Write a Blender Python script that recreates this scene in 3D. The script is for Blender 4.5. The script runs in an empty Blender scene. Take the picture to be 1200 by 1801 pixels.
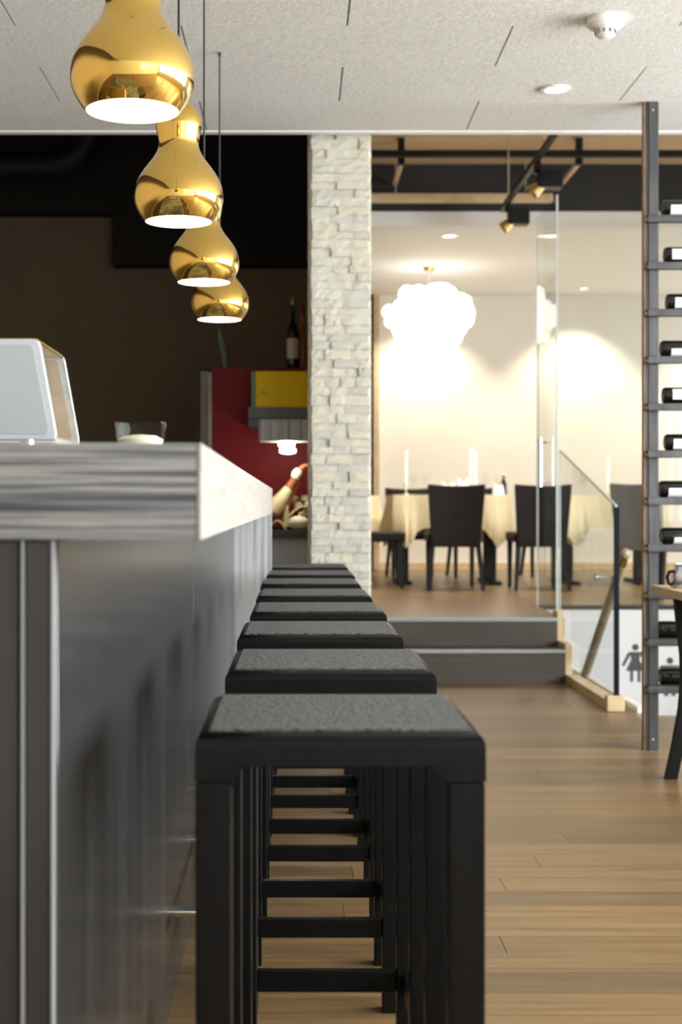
import bpy, bmesh, math, random
from mathutils import Vector, Matrix
random.seed(7)
SC = bpy.context.scene
COL = SC.collection
PI = math.pi

# ------------------------------------------------------------------ camera
cam = bpy.data.cameras.new('camera')
camo = bpy.data.objects.new('camera', cam); COL.objects.link(camo)
camo.location = (0, 0, 1.10); camo.rotation_euler = (PI/2, 0, 0)
cam.sensor_fit = 'HORIZONTAL'; cam.sensor_width = 24.0; cam.lens = 50.0
cam.shift_x = 78.0/1200; cam.shift_y = -13.5/1200
cam.clip_start = 0.05; cam.clip_end = 100
cam.dof.use_dof = True; cam.dof.focus_distance = 3.3; cam.dof.aperture_fstop = 4.5
SC.camera = camo

# ------------------------------------------------------------------ view, world, daylight
SC.view_settings.view_transform = 'Standard'; SC.view_settings.look = 'None'
SC.view_settings.exposure = 0.36; SC.view_settings.gamma = 1.0
SC.view_settings.use_curve_mapping = False
w = bpy.data.worlds.new('world'); SC.world = w; w.use_nodes = True
w.node_tree.nodes['Background'].inputs[0].default_value = (0.80, 0.90, 1.0, 1)
w.node_tree.nodes['Background'].inputs[1].default_value = 1.0

def area_light(name, loc, rot, sx, sy, power, col):
    l = bpy.data.lights.new(name, 'AREA'); l.shape = 'RECTANGLE'; l.size = sx; l.size_y = sy
    l.energy = power; l.color = col
    o = bpy.data.objects.new(name, l); COL.objects.link(o); o.location = loc; o.rotation_euler = rot
    return o
# daylight arriving through the window front on the right and the one behind the camera
area_light('daylight_side', (5.75, 2.4, 1.85), (0, PI/2, 0), 2.3, 8.2, 1400, (0.97, 0.985, 1.0))
area_light('daylight_rear', (3.3, -1.95, 1.85), (PI/2, 0, 0), 4.0, 2.3, 55, (0.97, 0.985, 1.0))

area_light('dining_fill', (6.75, 12.6, 2.0), (0, PI/2, 0), 2.2, 5.2, 110, (1.0, 0.985, 0.96))  # added neutral fill for the dining ceiling, through unseen added windows

# ------------------------------------------------------------------ materials
MATS = {}
def nt(name):
    m = bpy.data.materials.new(name); m.use_nodes = True
    t = m.node_tree; b = t.nodes['Principled BSDF']
    MATS[name] = m
    return m, t, b
def coords(t, scale=(1,1,1), rnd=True, rot=(0,0,0)):
    tc = t.nodes.new('ShaderNodeTexCoord'); mp = t.nodes.new('ShaderNodeMapping')
    mp.inputs['Scale'].default_value = scale; mp.inputs['Rotation'].default_value = rot
    t.links.new(tc.outputs['Object'], mp.inputs['Vector'])
    if rnd:
        oi = t.nodes.new('ShaderNodeObjectInfo'); mul = t.nodes.new('ShaderNodeMath'); mul.operation = 'MULTIPLY'
        mul.inputs[1].default_value = 37.0
        t.links.new(oi.outputs['Random'], mul.inputs[0]); t.links.new(mul.outputs[0], mp.inputs['Location'])
    return mp.outputs[0]
def noise(t, vec, scale, detail=4, rough=0.6):
    n = t.nodes.new('ShaderNodeTexNoise'); n.inputs['Scale'].default_value = scale
    n.inputs['Detail'].default_value = detail; n.inputs['Roughness'].default_value = rough
    t.links.new(vec, n.inputs['Vector']); return n.outputs['Fac']
def ramp(t, fac, stops):
    r = t.nodes.new('ShaderNodeValToRGB'); e = r.color_ramp.elements
    e[0].position = stops[0][0]; e[0].color = (*stops[0][1], 1)
    e[1].position = stops[-1][0]; e[1].color = (*stops[-1][1], 1)
    for p, c in stops[1:-1]:
        x = e.new(p); x.color = (*c, 1)
    t.links.new(fac, r.inputs[0]); return r.outputs[0]
def bump(t, b, fac, strength, dist=0.01):
    n = t.nodes.new('ShaderNodeBump'); n.inputs['Strength'].default_value = strength; n.inputs['Distance'].default_value = dist
    t.links.new(fac, n.inputs['Height']); t.links.new(n.outputs[0], b.inputs['Normal'])
def plain(name, col, rough=0.5, metal=0.0, spec=0.5, var=0.0, vscale=6.0, emit=None, estr=0.0, bumpy=0.0):
    m, t, b = nt(name)
    b.inputs['Base Color'].default_value = (*col, 1); b.inputs['Roughness'].default_value = rough
    b.inputs['Metallic'].default_value = metal; b.inputs['Specular IOR Level'].default_value = spec
    if var or bumpy:
        f = noise(t, coords(t), vscale, 5)
        if var:
            c = ramp(t, f, [(0.3, tuple(max(0, x*(1-var)) for x in col)), (0.7, tuple(min(1, x*(1+var)) for x in col))])
            t.links.new(c, b.inputs['Base Color'])
        if bumpy: bump(t, b, f, bumpy)
    if emit:
        b.inputs['Emission Color'].default_value = (*emit, 1); b.inputs['Emission Strength'].default_value = estr
    return m
def grain(name, stops, scale, rough=0.4, nscale=1.0, detail=6, bs=0.0, rnd=True, tint=None, spec=0.5):
    m, t, b = nt(name)
    f = noise(t, coords(t, scale, rnd), nscale, detail, 0.65)
    c = ramp(t, f, stops)
    if tint:
        oi = t.nodes.new('ShaderNodeObjectInfo')
        r2 = ramp(t, oi.outputs['Random'], tint)
        mx = t.nodes.new('ShaderNodeMix'); mx.data_type = 'RGBA'; mx.blend_type = 'MULTIPLY'; mx.inputs[0].default_value = 1.0
        t.links.new(c, mx.inputs[6]); t.links.new(r2, mx.inputs[7]); c = mx.outputs[2]
    t.links.new(c, b.inputs['Base Color']); b.inputs['Roughness'].default_value = rough
    b.inputs['Specular IOR Level'].default_value = spec
    if bs: bump(t, b, f, bs, 0.004)
    return m
def glass(name, tint=(0.93, 0.97, 0.96), ior=1.45, gloss_rough=0.01):
    m = bpy.data.materials.new(name); m.use_nodes = True; MATS[name] = m
    t = m.node_tree; t.nodes.clear()
    out = t.nodes.new('ShaderNodeOutputMaterial'); tr = t.nodes.new('ShaderNodeBsdfTransparent')
    gl = t.nodes.new('ShaderNodeBsdfGlossy'); fr = t.nodes.new('ShaderNodeFresnel'); mx = t.nodes.new('ShaderNodeMixShader')
    tr.inputs[0].default_value = (*tint, 1); gl.inputs['Roughness'].default_value = gloss_rough; fr.inputs[0].default_value = ior
    ge = t.nodes.new('ShaderNodeNewGeometry'); sb = t.nodes.new('ShaderNodeMath'); sb.operation = 'SUBTRACT'; sb.inputs[0].default_value = 1.0
    ml = t.nodes.new('ShaderNodeMath'); ml.operation = 'MULTIPLY'
    t.links.new(ge.outputs['Backfacing'], sb.inputs[1]); t.links.new(fr.outputs[0], ml.inputs[0]); t.links.new(sb.outputs[0], ml.inputs[1])
    t.links.new(ml.outputs[0], mx.inputs[0]); t.links.new(tr.outputs[0], mx.inputs[1]); t.links.new(gl.outputs[0], mx.inputs[2])
    t.links.new(mx.outputs[0], out.inputs[0])
    return m
def M(n): return MATS[n]

grain('oak_floor', [(0.25, (0.100, 0.060, 0.026)), (0.5, (0.180, 0.112, 0.050)), (0.75, (0.265, 0.170, 0.080))], (1.1, 26, 26), 0.34, 1.3, 8, 0.05,
      tint=[(0.0, (0.62, 0.62, 0.64)), (0.45, (0.92, 0.90, 0.88)), (1.0, (1.12, 1.06, 0.98))])
grain('step_wood', [(0.3, (0.034, 0.027, 0.021)), (0.7, (0.066, 0.053, 0.042))], (1.0, 20, 22), 0.4, 1.4, 7)
grain('zebra_laminate', [(0.34, (0.016, 0.018, 0.023)), (0.43, (0.070, 0.078, 0.092)), (0.485, (0.16, 0.170, 0.186)), (0.53, (0.40, 0.395, 0.37)), (0.57, (0.16, 0.171, 0.19)), (0.62, (0.30, 0.30, 0.29)), (0.70, (0.035, 0.040, 0.048))], (0.8, 0.8, 62), 0.45, 1.0, 8, rnd=False)
grain('zebra_upright', [(0.30, (0.16, 0.165, 0.18)), (0.45, (0.33, 0.34, 0.355)), (0.55, (0.50, 0.50, 0.49)), (0.70, (0.36, 0.37, 0.385))], (48, 48, 1.0), 0.45, 1.0, 5, rnd=False)
grain('pale_and_lit_edge', [(0.3, (0.245, 0.222, 0.198)), (0.7, (0.345, 0.320, 0.295))], (4, 2.0, 40), 0.5, 1.2, 6, 0.12, rnd=False)  # bar side: laminate with window light in its colour; also the cabinet edge
grain('oak_trim', [(0.3, (0.50, 0.37, 0.21)), (0.7, (0.66, 0.51, 0.32))], (8, 2, 8), 0.45, 1.5, 5)
grain('table_oak', [(0.3, (0.38, 0.27, 0.16)), (0.7, (0.55, 0.42, 0.27))], (12, 1.5, 12), 0.35, 1.5, 5)
grain('ceiling_wood', [(0.3, (0.58, 0.42, 0.24)), (0.7, (0.74, 0.56, 0.34))], (1, 10, 10), 0.5, 1.2, 5)
grain('black_wood', [(0.3, (0.0025, 0.0025, 0.0027)), (0.7, (0.0055, 0.0055, 0.0058))], (30, 30, 1.5), 0.34, 1.5, 5, 0.05, spec=0.18)
grain('bar_panel', [(0.3, (0.027, 0.0265, 0.0265)), (0.7, (0.037, 0.036, 0.036))], (14, 14, 0.6), 0.21, 1.2, 4, 0.0)
grain('steel_dark', [(0.3, (0.036, 0.037, 0.038)), (0.7, (0.085, 0.086, 0.089))], (14, 14, 2.2), 0.42, 2.0, 6)
MATS['steel_dark'].node_tree.nodes['Principled BSDF'].inputs['Metallic'].default_value = 0.55
plain('steel_edge', (0.28, 0.17, 0.09), 0.5, 0.3, var=0.4, vscale=12)
plain('bar_seam', (0.30, 0.31, 0.32), 0.4)
plain('gold', (0.82, 0.55, 0.15), 0.035, 1.0)
plain('shade_inside', (0.92, 0.90, 0.86), 0.6)
plain('bulb', (1, 1, 1), 0.5, emit=(1.0, 0.86, 0.66), estr=28.0)
plain('cord_black', (0.012, 0.012, 0.013), 0.5)
plain('black_metal', (0.006, 0.006, 0.0065), 0.4, spec=0.25)
plain('black_leg', (0.004, 0.004, 0.004), 0.5, spec=0.12)
plain('black_paint', (0.010, 0.010, 0.011), 0.6)
plain('wall_brown', (0.21, 0.157, 0.10), 0.7, spec=0.2, var=0.06, vscale=1.0)
plain('wall_white', (0.80, 0.785, 0.76), 0.7, var=0.02, vscale=2)
plain('wall_dining', (0.78, 0.745, 0.68), 0.75, var=0.015, vscale=2)
plain('wall_tan', (0.42, 0.34, 0.24), 0.7)
plain('wall_shade', (0.022, 0.018, 0.014), 0.7, spec=0.2)  # dark tone standing for shade on the upper kitchen wall
plain('ceiling_white', (0.84, 0.83, 0.81), 0.7)
plain('white_gloss', (0.82, 0.82, 0.82), 0.35)
plain('stair_white', (0.74, 0.73, 0.73), 0.6)
plain('red_panel', (0.17, 0.010, 0.013), 0.5, spec=0.15)
plain('yellow', (0.80, 0.52, 0.005), 0.5, spec=0.15)
plain('green_edge', (0.08, 0.20, 0.12), 0.4)
plain('slate', (0.11, 0.12, 0.135), 0.45, var=0.15, vscale=5)
plain('blue_grey', (0.52, 0.57, 0.63), 0.5)
plain('grey_side', (0.16, 0.15, 0.14), 0.5)
plain('chrome', (0.78, 0.77, 0.75), 0.12, 1.0)
plain('steel_bright', (0.75, 0.75, 0.76), 0.22, 1.0)
plain('chair_leather', (0.016, 0.0095, 0.008), 0.55, spec=0.2, var=0.15, vscale=10)
plain('grey_leather', (0.20, 0.20, 0.195), 0.5, var=0.1)
plain('chair_leg', (0.012, 0.010, 0.010), 0.45, spec=0.2)
plain('linen', (0.80, 0.70, 0.48), 0.85, var=0.04, vscale=14)
plain('napkin', (0.88, 0.85, 0.82), 0.8)
plain('candle', (0.90, 0.88, 0.82), 0.5)
plain('wax', (0.80, 0.82, 0.62), 0.5)
plain('cloud_fluff', (0.95, 0.94, 0.92), 0.9, emit=(1.0, 0.95, 0.88), estr=1.6)
plain('brass', (0.55, 0.40, 0.16), 0.3, 1.0)
plain('lamp_glow', (1, 1, 1), 0.5, emit=(1.0, 0.90, 0.74), estr=38.0)
plain('downlight_glow', (1, 1, 1), 0.5, emit=(1.0, 0.95, 0.86), estr=2.2)
plain('ham_fat', (0.78, 0.66, 0.42), 0.45, var=0.12, vscale=20)
plain('ham_rind', (0.42, 0.15, 0.06), 0.4, var=0.25, vscale=24)
plain('cloth_wrap', (0.86, 0.78, 0.64), 0.8)
plain('gourd', (0.76, 0.72, 0.56), 0.45, var=0.06, vscale=16)
plain('stalk', (0.55, 0.50, 0.25), 0.5, var=0.1)
plain('petal', (0.85, 0.80, 0.62), 0.6)
plain('leaf', (0.16, 0.22, 0.14), 0.45, var=0.2)
plain('bottle_dark', (0.006, 0.007, 0.006), 0.08, spec=0.6)
plain('bottle_amber', (0.35, 0.12, 0.01), 0.12)
plain('label_white', (0.78, 0.78, 0.76), 0.6)
plain('label_cream', (0.62, 0.54, 0.40), 0.6)
plain('capsule_red', (0.20, 0.015, 0.02), 0.35)
plain('capsule_gold', (0.45, 0.32, 0.12), 0.3, 0.8)
plain('sign_grey', (0.060, 0.058, 0.058), 0.6)
plain('case_white', (0.46, 0.50, 0.53), 0.35)
plain('case_frame', (0.58, 0.61, 0.66), 0.3)
plain('bread', (0.60, 0.33, 0.08), 0.6, var=0.2, vscale=20)
plain('glass_edge', (0.004, 0.009, 0.014), 0.5, spec=0.1)
plain('glass_edge_pale', (0.55, 0.60, 0.58), 0.2)
plain('handrail_wood', (0.30, 0.23, 0.15), 0.4, var=0.1)
plain('soil_dark', (0.02, 0.018, 0.015), 0.9)
glass('clear_glass', (0.97, 0.985, 0.98), 1.22)
glass('thin_glass', (0.96, 0.97, 0.96), 1.20)
glass('amber_glass', (0.82, 0.66, 0.36))
# fibrous ceiling board
m, t, b = nt('wool_board')
v = coords(t, (1, 1, 1)); f1 = noise(t, v, 55, 8, 0.75); f2 = noise(t, v, 4, 4)
t.links.new(ramp(t, f1, [(0.35, (0.60, 0.595, 0.58)), (0.65, (0.83, 0.825, 0.81))]), b.inputs['Base Color'])
b.inputs['Roughness'].default_value = 0.9; bump(t, b, f1, 0.5, 0.01)
# split-face stone
m, t, b = nt('stone')
f1 = noise(t, coords(t), 22, 6, 0.7); c = ramp(t, f1, [(0.3, (0.50, 0.475, 0.41)), (0.7, (0.78, 0.76, 0.70))])
oi = t.nodes.new('ShaderNodeObjectInfo'); r2 = ramp(t, oi.outputs['Random'], [(0, (0.84, 0.84, 0.83)), (0.5, (1, 1, 0.98)), (1, (1.0, 0.95, 0.86))])
mx = t.nodes.new('ShaderNodeMix'); mx.data_type = 'RGBA'; mx.blend_type = 'MULTIPLY'; mx.inputs[0].default_value = 1
t.links.new(c, mx.inputs[6]); t.links.new(r2, mx.inputs[7]); t.links.new(mx.outputs[2], b.inputs['Base Color'])
b.inputs['Roughness'].default_value = 0.85; bump(t, b, f1, 0.6, 0.012)
plain('mortar', (0.36, 0.345, 0.30), 0.95)
# grey felt
m, t, b = nt('felt')
v = coords(t); f1 = noise(t, v, 120, 3, 0.7); f2 = noise(t, v, 105, 2)
ad = t.nodes.new('ShaderNodeMath'); ad.operation = 'ADD'; t.links.new(f1, ad.inputs[0]); t.links.new(f2, ad.inputs[1])
t.links.new(ramp(t, ad.outputs[0], [(0.88, (0.022, 0.022, 0.023)), (1.0, (0.070, 0.0695, 0.069)), (1.12, (0.19, 0.187, 0.183))]), b.inputs['Base Color'])
ad.use_clamp = False
dv = t.nodes.new('ShaderNodeMath'); dv.operation = 'MULTIPLY'; dv.inputs[1].default_value = 0.5
for l in list(ad.outputs[0].links):
    to = l.to_socket; t.links.remove(l); t.links.new(dv.outputs[0], to)
t.links.new(ad.outputs[0], dv.inputs[0])
rr = [n for n in t.nodes if n.type == 'VALTORGB'][0].color_ramp.elements
for e in rr: e.position = e.position*0.5
b.inputs['Roughness'].default_value = 0.95; bump(t, b, f1, 0.7, 0.006)

# ------------------------------------------------------------------ mesh helpers
class MB:
    def __init__(s): s.v = []; s.f = []
    def add(s, vs, fs):
        n = len(s.v); s.v += [tuple(x) for x in vs]; s.f += [tuple(i+n for i in f) for f in fs]; return s
    def box(s, x0, x1, y0, y1, z0, z1):
        return s.add([(x0,y0,z0),(x1,y0,z0),(x1,y1,z0),(x0,y1,z0),(x0,y0,z1),(x1,y0,z1),(x1,y1,z1),(x0,y1,z1)],
                     [(0,3,2,1),(4,5,6,7),(0,1,5,4),(1,2,6,5),(2,3,7,6),(3,0,4,7)])
    def prism(s, pts, axis, a0, a1):
        # pts: 2D outline; axis 'x' -> (y,z), 'y' -> (x,z), 'z' -> (x,y)
        n = len(pts); mk = {'x': lambda p, a: (a, p[0], p[1]), 'y': lambda p, a: (p[0], a, p[1]), 'z': lambda p, a: (p[0], p[1], a)}[axis]
        vs = [mk(p, a0) for p in pts] + [mk(p, a1) for p in pts]
        fs = [tuple(range(n))[::-1], tuple(range(n, 2*n))] + [(i, (i+1) % n, n+(i+1) % n, n+i) for i in range(n)]
        return s.add(vs, fs)
    def lathe(s, prof, c=(0,0,0), n=24, axis='z', cap=True):
        vs = []; fs = []
        for r, h in prof:
            for k in range(n):
                a = 2*PI*k/n; p = (r*math.cos(a), r*math.sin(a), h)
                if axis == 'x': p = (p[2], p[0], p[1])
                elif axis == 'y': p = (p[0], p[2], p[1])
                vs.append((p[0]+c[0], p[1]+c[1], p[2]+c[2]))
        for i in range(len(prof)-1):
            for k in range(n):
                fs.append((i*n+k, i*n+(k+1) % n, (i+1)*n+(k+1) % n, (i+1)*n+k))
        if cap:
            if prof[0][0] > 1e-5: fs.append(tuple(range(n))[::-1])
            if prof[-1][0] > 1e-5: fs.append(tuple(range((len(prof)-1)*n, len(prof)*n)))
        return s.add(vs, fs)
    def tube(s, path, rad, n=10):
        path = [Vector(p) for p in path]; rads = rad if isinstance(rad, (list, tuple)) else [rad]*len(path)
        vs = []; fs = []; up = None
        for i, p in enumerate(path):
            d = (path[min(i+1, len(path)-1)] - path[max(i-1, 0)]).normalized()
            if up is None:
                up = Vector((0,0,1)) if abs(d.z) < 0.9 else Vector((1,0,0))
            u = d.cross(up).normalized(); v = u.cross(d).normalized(); up = v
            for k in range(n):
                a = 2*PI*k/n; vs.append(tuple(p + u*math.cos(a)*rads[i] + v*math.sin(a)*rads[i]))
        for i in range(len(path)-1):
            for k in range(n):
                fs.append((i*n+k, i*n+(k+1) % n, (i+1)*n+(k+1) % n, (i+1)*n+k))
        fs.append(tuple(range(n))[::-1]); fs.append(tuple(range((len(path)-1)*n, len(path)*n)))
        return s.add(vs, fs)
    def ball(s, c, r, n=14, sq=(1,1,1)):
        prof = [(max(1e-4, math.sin(PI*i/n)), -math.cos(PI*i/n)) for i in range(n+1)]
        o = MB(); o.lathe(prof, n=2*n, cap=False)
        return s.add([(c[0]+x*r*sq[0], c[1]+y*r*sq[1], c[2]+z*r*sq[2]) for x, y, z in o.v], o.f)
    def build(s, name, mat, parent=None, bevel=0.0, seg=2, smooth=False, origin=None, solid=0.0):
        if parent is not None:
            org = wloc(parent)
        elif origin is not None: org = Vector(origin)
        else:
            xs = [p[0] for p in s.v]; ys = [p[1] for p in s.v]; zs = [p[2] for p in s.v]
            org = Vector(((min(xs)+max(xs))/2, (min(ys)+max(ys))/2, min(zs)))
        me = bpy.data.meshes.new(name)
        me.from_pydata([tuple(Vector(p)-org) for p in s.v], [], s.f)
        bm = bmesh.new(); bm.from_mesh(me)
        bmesh.ops.remove_doubles(bm, verts=bm.verts, dist=1e-6)
        bmesh.ops.recalc_face_normals(bm, faces=bm.faces)
        if bevel:
            es = [e for e in bm.edges if len(e.link_faces) == 2 and e.calc_face_angle(0) > 0.6]
            bmesh.ops.bevel(bm, geom=es, offset=bevel, segments=seg, profile=0.5, affect='EDGES', clamp_overlap=True)
        bm.to_mesh(me); bm.free()
        if smooth or bevel:
            for p in me.polygons: p.use_smooth = True
            try: me.set_sharp_from_angle(angle=0.7)
            except Exception: pass
        me.materials.append(M(mat) if isinstance(mat, str) else mat)
        o = bpy.data.objects.new(name, me); COL.objects.link(o)
        if parent is not None: o.parent = parent
        else: o.location = org
        if bevel:
            md = o.modifiers.new('even_shading', 'WEIGHTED_NORMAL'); md.keep_sharp = True
        if solid:
            md = o.modifiers.new('thickness', 'SOLIDIFY'); md.thickness = solid; md.offset = 0
        return o
def wloc(o):
    v = Vector((0,0,0))
    while o is not None: v = v + Vector(o.location); o = o.parent
    return v
def tag(o, label, cat, group=None):
    o['label'] = label; o['category'] = cat
    if group: o['group'] = group
    return o
def thing(name, label, cat, loc=(0,0,0), group=None):
    o = bpy.data.objects.new(name, None); COL.objects.link(o); o.location = loc; o.empty_display_size = 0.1
    return tag(o, label, cat, group)
def struct(o): o['kind'] = 'structure'; return o
def stuff(o): o['kind'] = 'stuff'; return o
def kids(o): return [c for c in COL.objects if c.parent == o]
def copy_tree(o, parent=None):
    c = o.copy(); COL.objects.link(c)
    if parent is not None: c.parent = parent
    for ch in kids(o): copy_tree(ch, c)
    return c
def bx(*a): return MB().box(*a)

# ================================================================== SETTING
# floor: base with the stairwell left open, planks on top
fb = MB()
ZB = -0.02
fb.box(-2.8, 5.4, -1.5, 7.5, -0.15, ZB); fb.box(-2.8, 1.84, 7.5, 11.0, -0.15, ZB); fb.box(3.3, 5.4, 7.5, 10.1, -0.15, ZB)
floor = struct(fb.build('floor', 'oak_floor', origin=(0,0,0)))
PW = 0.14
y = 1.10; row = 0
while y < 8.72:
    y1 = min(y+PW, 8.73)
    x = -0.9 - random.uniform(0.0, 1.2)
    xe = 1.84 if y1 > 7.5 else 3.2
    while x < xe:
        L = random.uniform(1.1, 2.2); x1 = min(x+L, xe)
        if xe - x1 < 0.25: x1 = xe
        o = bx(max(x, -0.9)+0.0008, x1-0.0008, y+0.0006, y1-0.0006, ZB, 0.0).build('plank', 'oak_floor', floor)
        # own origin for an own grain
        c = Vector(((x+x1)/2, (y+y1)/2, 0))
        for vv in o.data.vertices: vv.co = vv.co - c
        o.location = c
        x = x1
    y = y1; row += 1

# main ceiling with staggered wood-wool boards
ceil = struct(bx(-1.55, 5.4, -1.5, 6.85, 2.925, 3.06).build('ceiling', 'ceiling_white', origin=(0,0,0)))
def cpanel(x0, x1, y0, y1):
    o = bx(x0+0.0035, x1-0.0035, y0+0.0005, y1-0.0005, 2.90, 2.925).build('ceiling_panel', 'wool_board', ceil)
    c = Vector(((x0+x1)/2, (y0+y1)/2, 2.91))
    for vv in o.data.vertices: vv.co = vv.co - c
    o.location = c
for r in range(8):
    y0 = 2.85 + 0.5*r; off = 0.815 if r % 2 == 1 else 0.19
    for k in range(-3, 4):
        a = off + 1.25*k; bb = a + 1.25
        a = max(a, -1.55); bb = min(bb, 5.4)
        if bb - a > 0.1: cpanel(a, bb, y0, y0+0.5)
struct(bx(-1.55, 5.4, -1.5, 2.85, 2.90, 2.925).build('ceiling_rear', 'wool_board', origin=(0,0,0)))
struct(bx(-1.55, 5.4, 6.85, 6.90, 2.895, 3.06).build('trim_1', 'white_gloss'))
# higher dark ceiling over kitchen, wooden one over the steps
struct(bx(-2.8, 0.30, -1.5, 10.7, 3.90, 3.98).build('ceiling_kitchen', 'black_paint'))
csteps = struct(bx(0.30, 6.4, 6.85, 11.8, 3.90, 3.98).build('ceiling_steps', 'ceiling_wood'))
struct(bx(0.36, 6.4, 11.7, 11.85, 3.51, 3.90).build('wall_beam', 'black_paint'))
struct(bx(0.36, 6.4, 11.70, 11.85, 3.39, 3.51).build('trim_2', 'wall_white'))
struct(bx(0.36, 6.4, 11.85, 15.75, 3.39, 3.48).build('ceiling_dining', 'ceiling_white'))
struct(bx(0.30, 5.4, 6.85, 6.88, 3.06, 3.98).build('wall_upstand', 'black_paint'))
# walls
struct(bx(-2.8, 0.25, 10.5, 10.65, 0, 3.98).build('wall_kitchen', 'wall_brown'))
struct(bx(-2.95, -2.8, -1.5, 6.8, 0, 3.98).build('wall_left', 'wall_tan'))
struct(bx(-2.95, -2.8, 6.8, 10.65, 0, 3.98).build('wall_kitchen_left', 'wall_brown'))
struct(bx(0.20, 0.36, 7.35, 15.6, 0, 3.98).build('wall_divider', 'wall_brown'))
struct(bx(0.36, 6.4, 15.6, 15.75, 0.3, 3.48).build('wall_back', 'wall_dining'))

struct(bx(0.36, 6.4, 15.585, 15.6, 0.38, 0.46).build('baseboard_back', 'oak_trim'))
# window walls (right of and behind the camera)
def window_wall(name, along, pos, a0, a1, spans):
    mb = MB()
    def seg(p0, p1, z0, z1):
        if along == 'y': mb.box(pos, pos+0.2, p0, p1, z0, z1)
        else: mb.box(p0, p1, pos-0.2, pos, z0, z1)
    seg(a0, a1, 0, 0.80); seg(a0, a1, 2.84, 3.98)
    cur = a0
    for s0, s1 in spans:
        seg(cur, s0, 0.80, 2.84); cur = s1
    seg(cur, a1, 0.80, 2.84)
    struct(mb.build(name, 'wall_white'))
nwin = [0]
def window(along, pos, s0, s1):
    nwin[0] += 1
    def B(p0, p1, z0, z1, d0, d1):
        return bx(pos+d0, pos+d1, p0, p1, z0, z1) if along == 'y' else bx(p0, p1, pos-d1, pos-d0, z0, z1)
    mb = MB()
    for p0, p1, z0, z1 in ((s0, s0+0.06, 0.80, 2.84), (s1-0.06, s1, 0.80, 2.84), (s0+0.06, s1-0.06, 0.80, 0.86), (s0+0.06, s1-0.06, 2.78, 2.84), ((s0+s1)/2-0.025, (s0+s1)/2+0.025, 0.86, 2.78)):
        q = B(p0, p1, z0, z1, 0.05, 0.12); mb.add(q.v, q.f)
    o = struct(mb.build('window_%d' % nwin[0], 'white_gloss'))
    for p0, p1 in ((s0+0.06, (s0+s1)/2-0.025), ((s0+s1)/2+0.025, s1-0.06)):
        B(p0, p1, 0.86, 2.78, 0.08, 0.09).build('pane', 'thin_glass', o)
SP = [(-1.2, 0.6), (0.8, 2.6), (2.8, 4.6), (4.8, 6.4)]
window_wall('wall_right', 'y', 5.4, -1.5, 6.9, SP)
for s in SP: window('y', 5.4, *s)
SP2 = [(1.3, 3.2), (3.4, 5.2)]
window_wall('wall_front', 'x', -1.5, -2.8, 5.4, SP2)
for s in SP2: window('x', -1.5, *s)
SP3 = [(7.4, 9.6), (9.9, 12.1), (12.4, 15.2)]  # dining windows added out of view to let the fill light in
window_wall('wall_dining_right', 'y', 6.4, 6.9, 15.75, SP3)
for s in SP3: window('y', 6.4, *s)

# raised dining floor and its two steps
up = MB(); up.box(0.36, 1.70, 9.02, 15.6, 0.25, 0.38); up.box(1.70, 6.4, 10.11, 15.6, 0.25, 0.38); 
struct(up.build('floor_dining', 'oak_floor', origin=(0,0,0.25)))
struct(bx(1.70, 6.4, 10.085, 10.109, 0.352, 0.384).build('trim_3', 'black_paint'))
st = thing('steps', 'two dark wooden steps with pale nosings up to the dining floor', 'steps', (1.0, 8.9, 0))
bx(0.36, 1.652, 8.73, 8.75, 0.0, 0.188).build('riser', 'step_wood', st)
bx(0.36, 1.652, 9.00, 9.02, 0.205, 0.360).build('riser', 'step_wood', st)
bx(0.36, 1.652, 8.75, 9.02, 0.188, 0.205).build('tread', 'step_wood', st)
bx(0.36, 1.652, 8.715, 8.75, 0.188, 0.207).build('nosing', 'bar_seam', st)
bx(0.36, 1.652, 8.985, 9.02, 0.360, 0.382).build('nosing', 'bar_seam', st)
bx(0.36, 1.652, 8.76, 9.02, 0.0, 0.185).build('block', 'step_wood', st)
# stairwell going down beside the steps
struct(bx(1.71, 3.3, 10.09, 10.109, -2.4, 0.351).build('wall_stairwell', 'stair_white'))
struct(bx(3.3, 3.4, 7.5, 10.085, -2.4, ZB).build('wall_stairwell_right', 'stair_white'))
struct(bx(1.74, 1.84, 7.5, 10.085, -2.4, -0.001).build('wall_stairwell_left', 'stair_white'))
ds = thing('descending_stairs', 'stairs leading down behind the glass balustrade', 'stairs', (2.57, 8.6, -1.6))
for k in range(9):
    bx(1.85, 3.29, 7.51+0.28*k, 7.51+0.28*(k+1)-0.002, -0.19*(k+1)-0.06, -0.19*(k+1)).build('tread', 'step_wood', ds)
struct(bx(1.80, 1.845, 7.5, 10.08, 0.0, 0.03).build('trim_4', 'white_gloss'))

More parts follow.
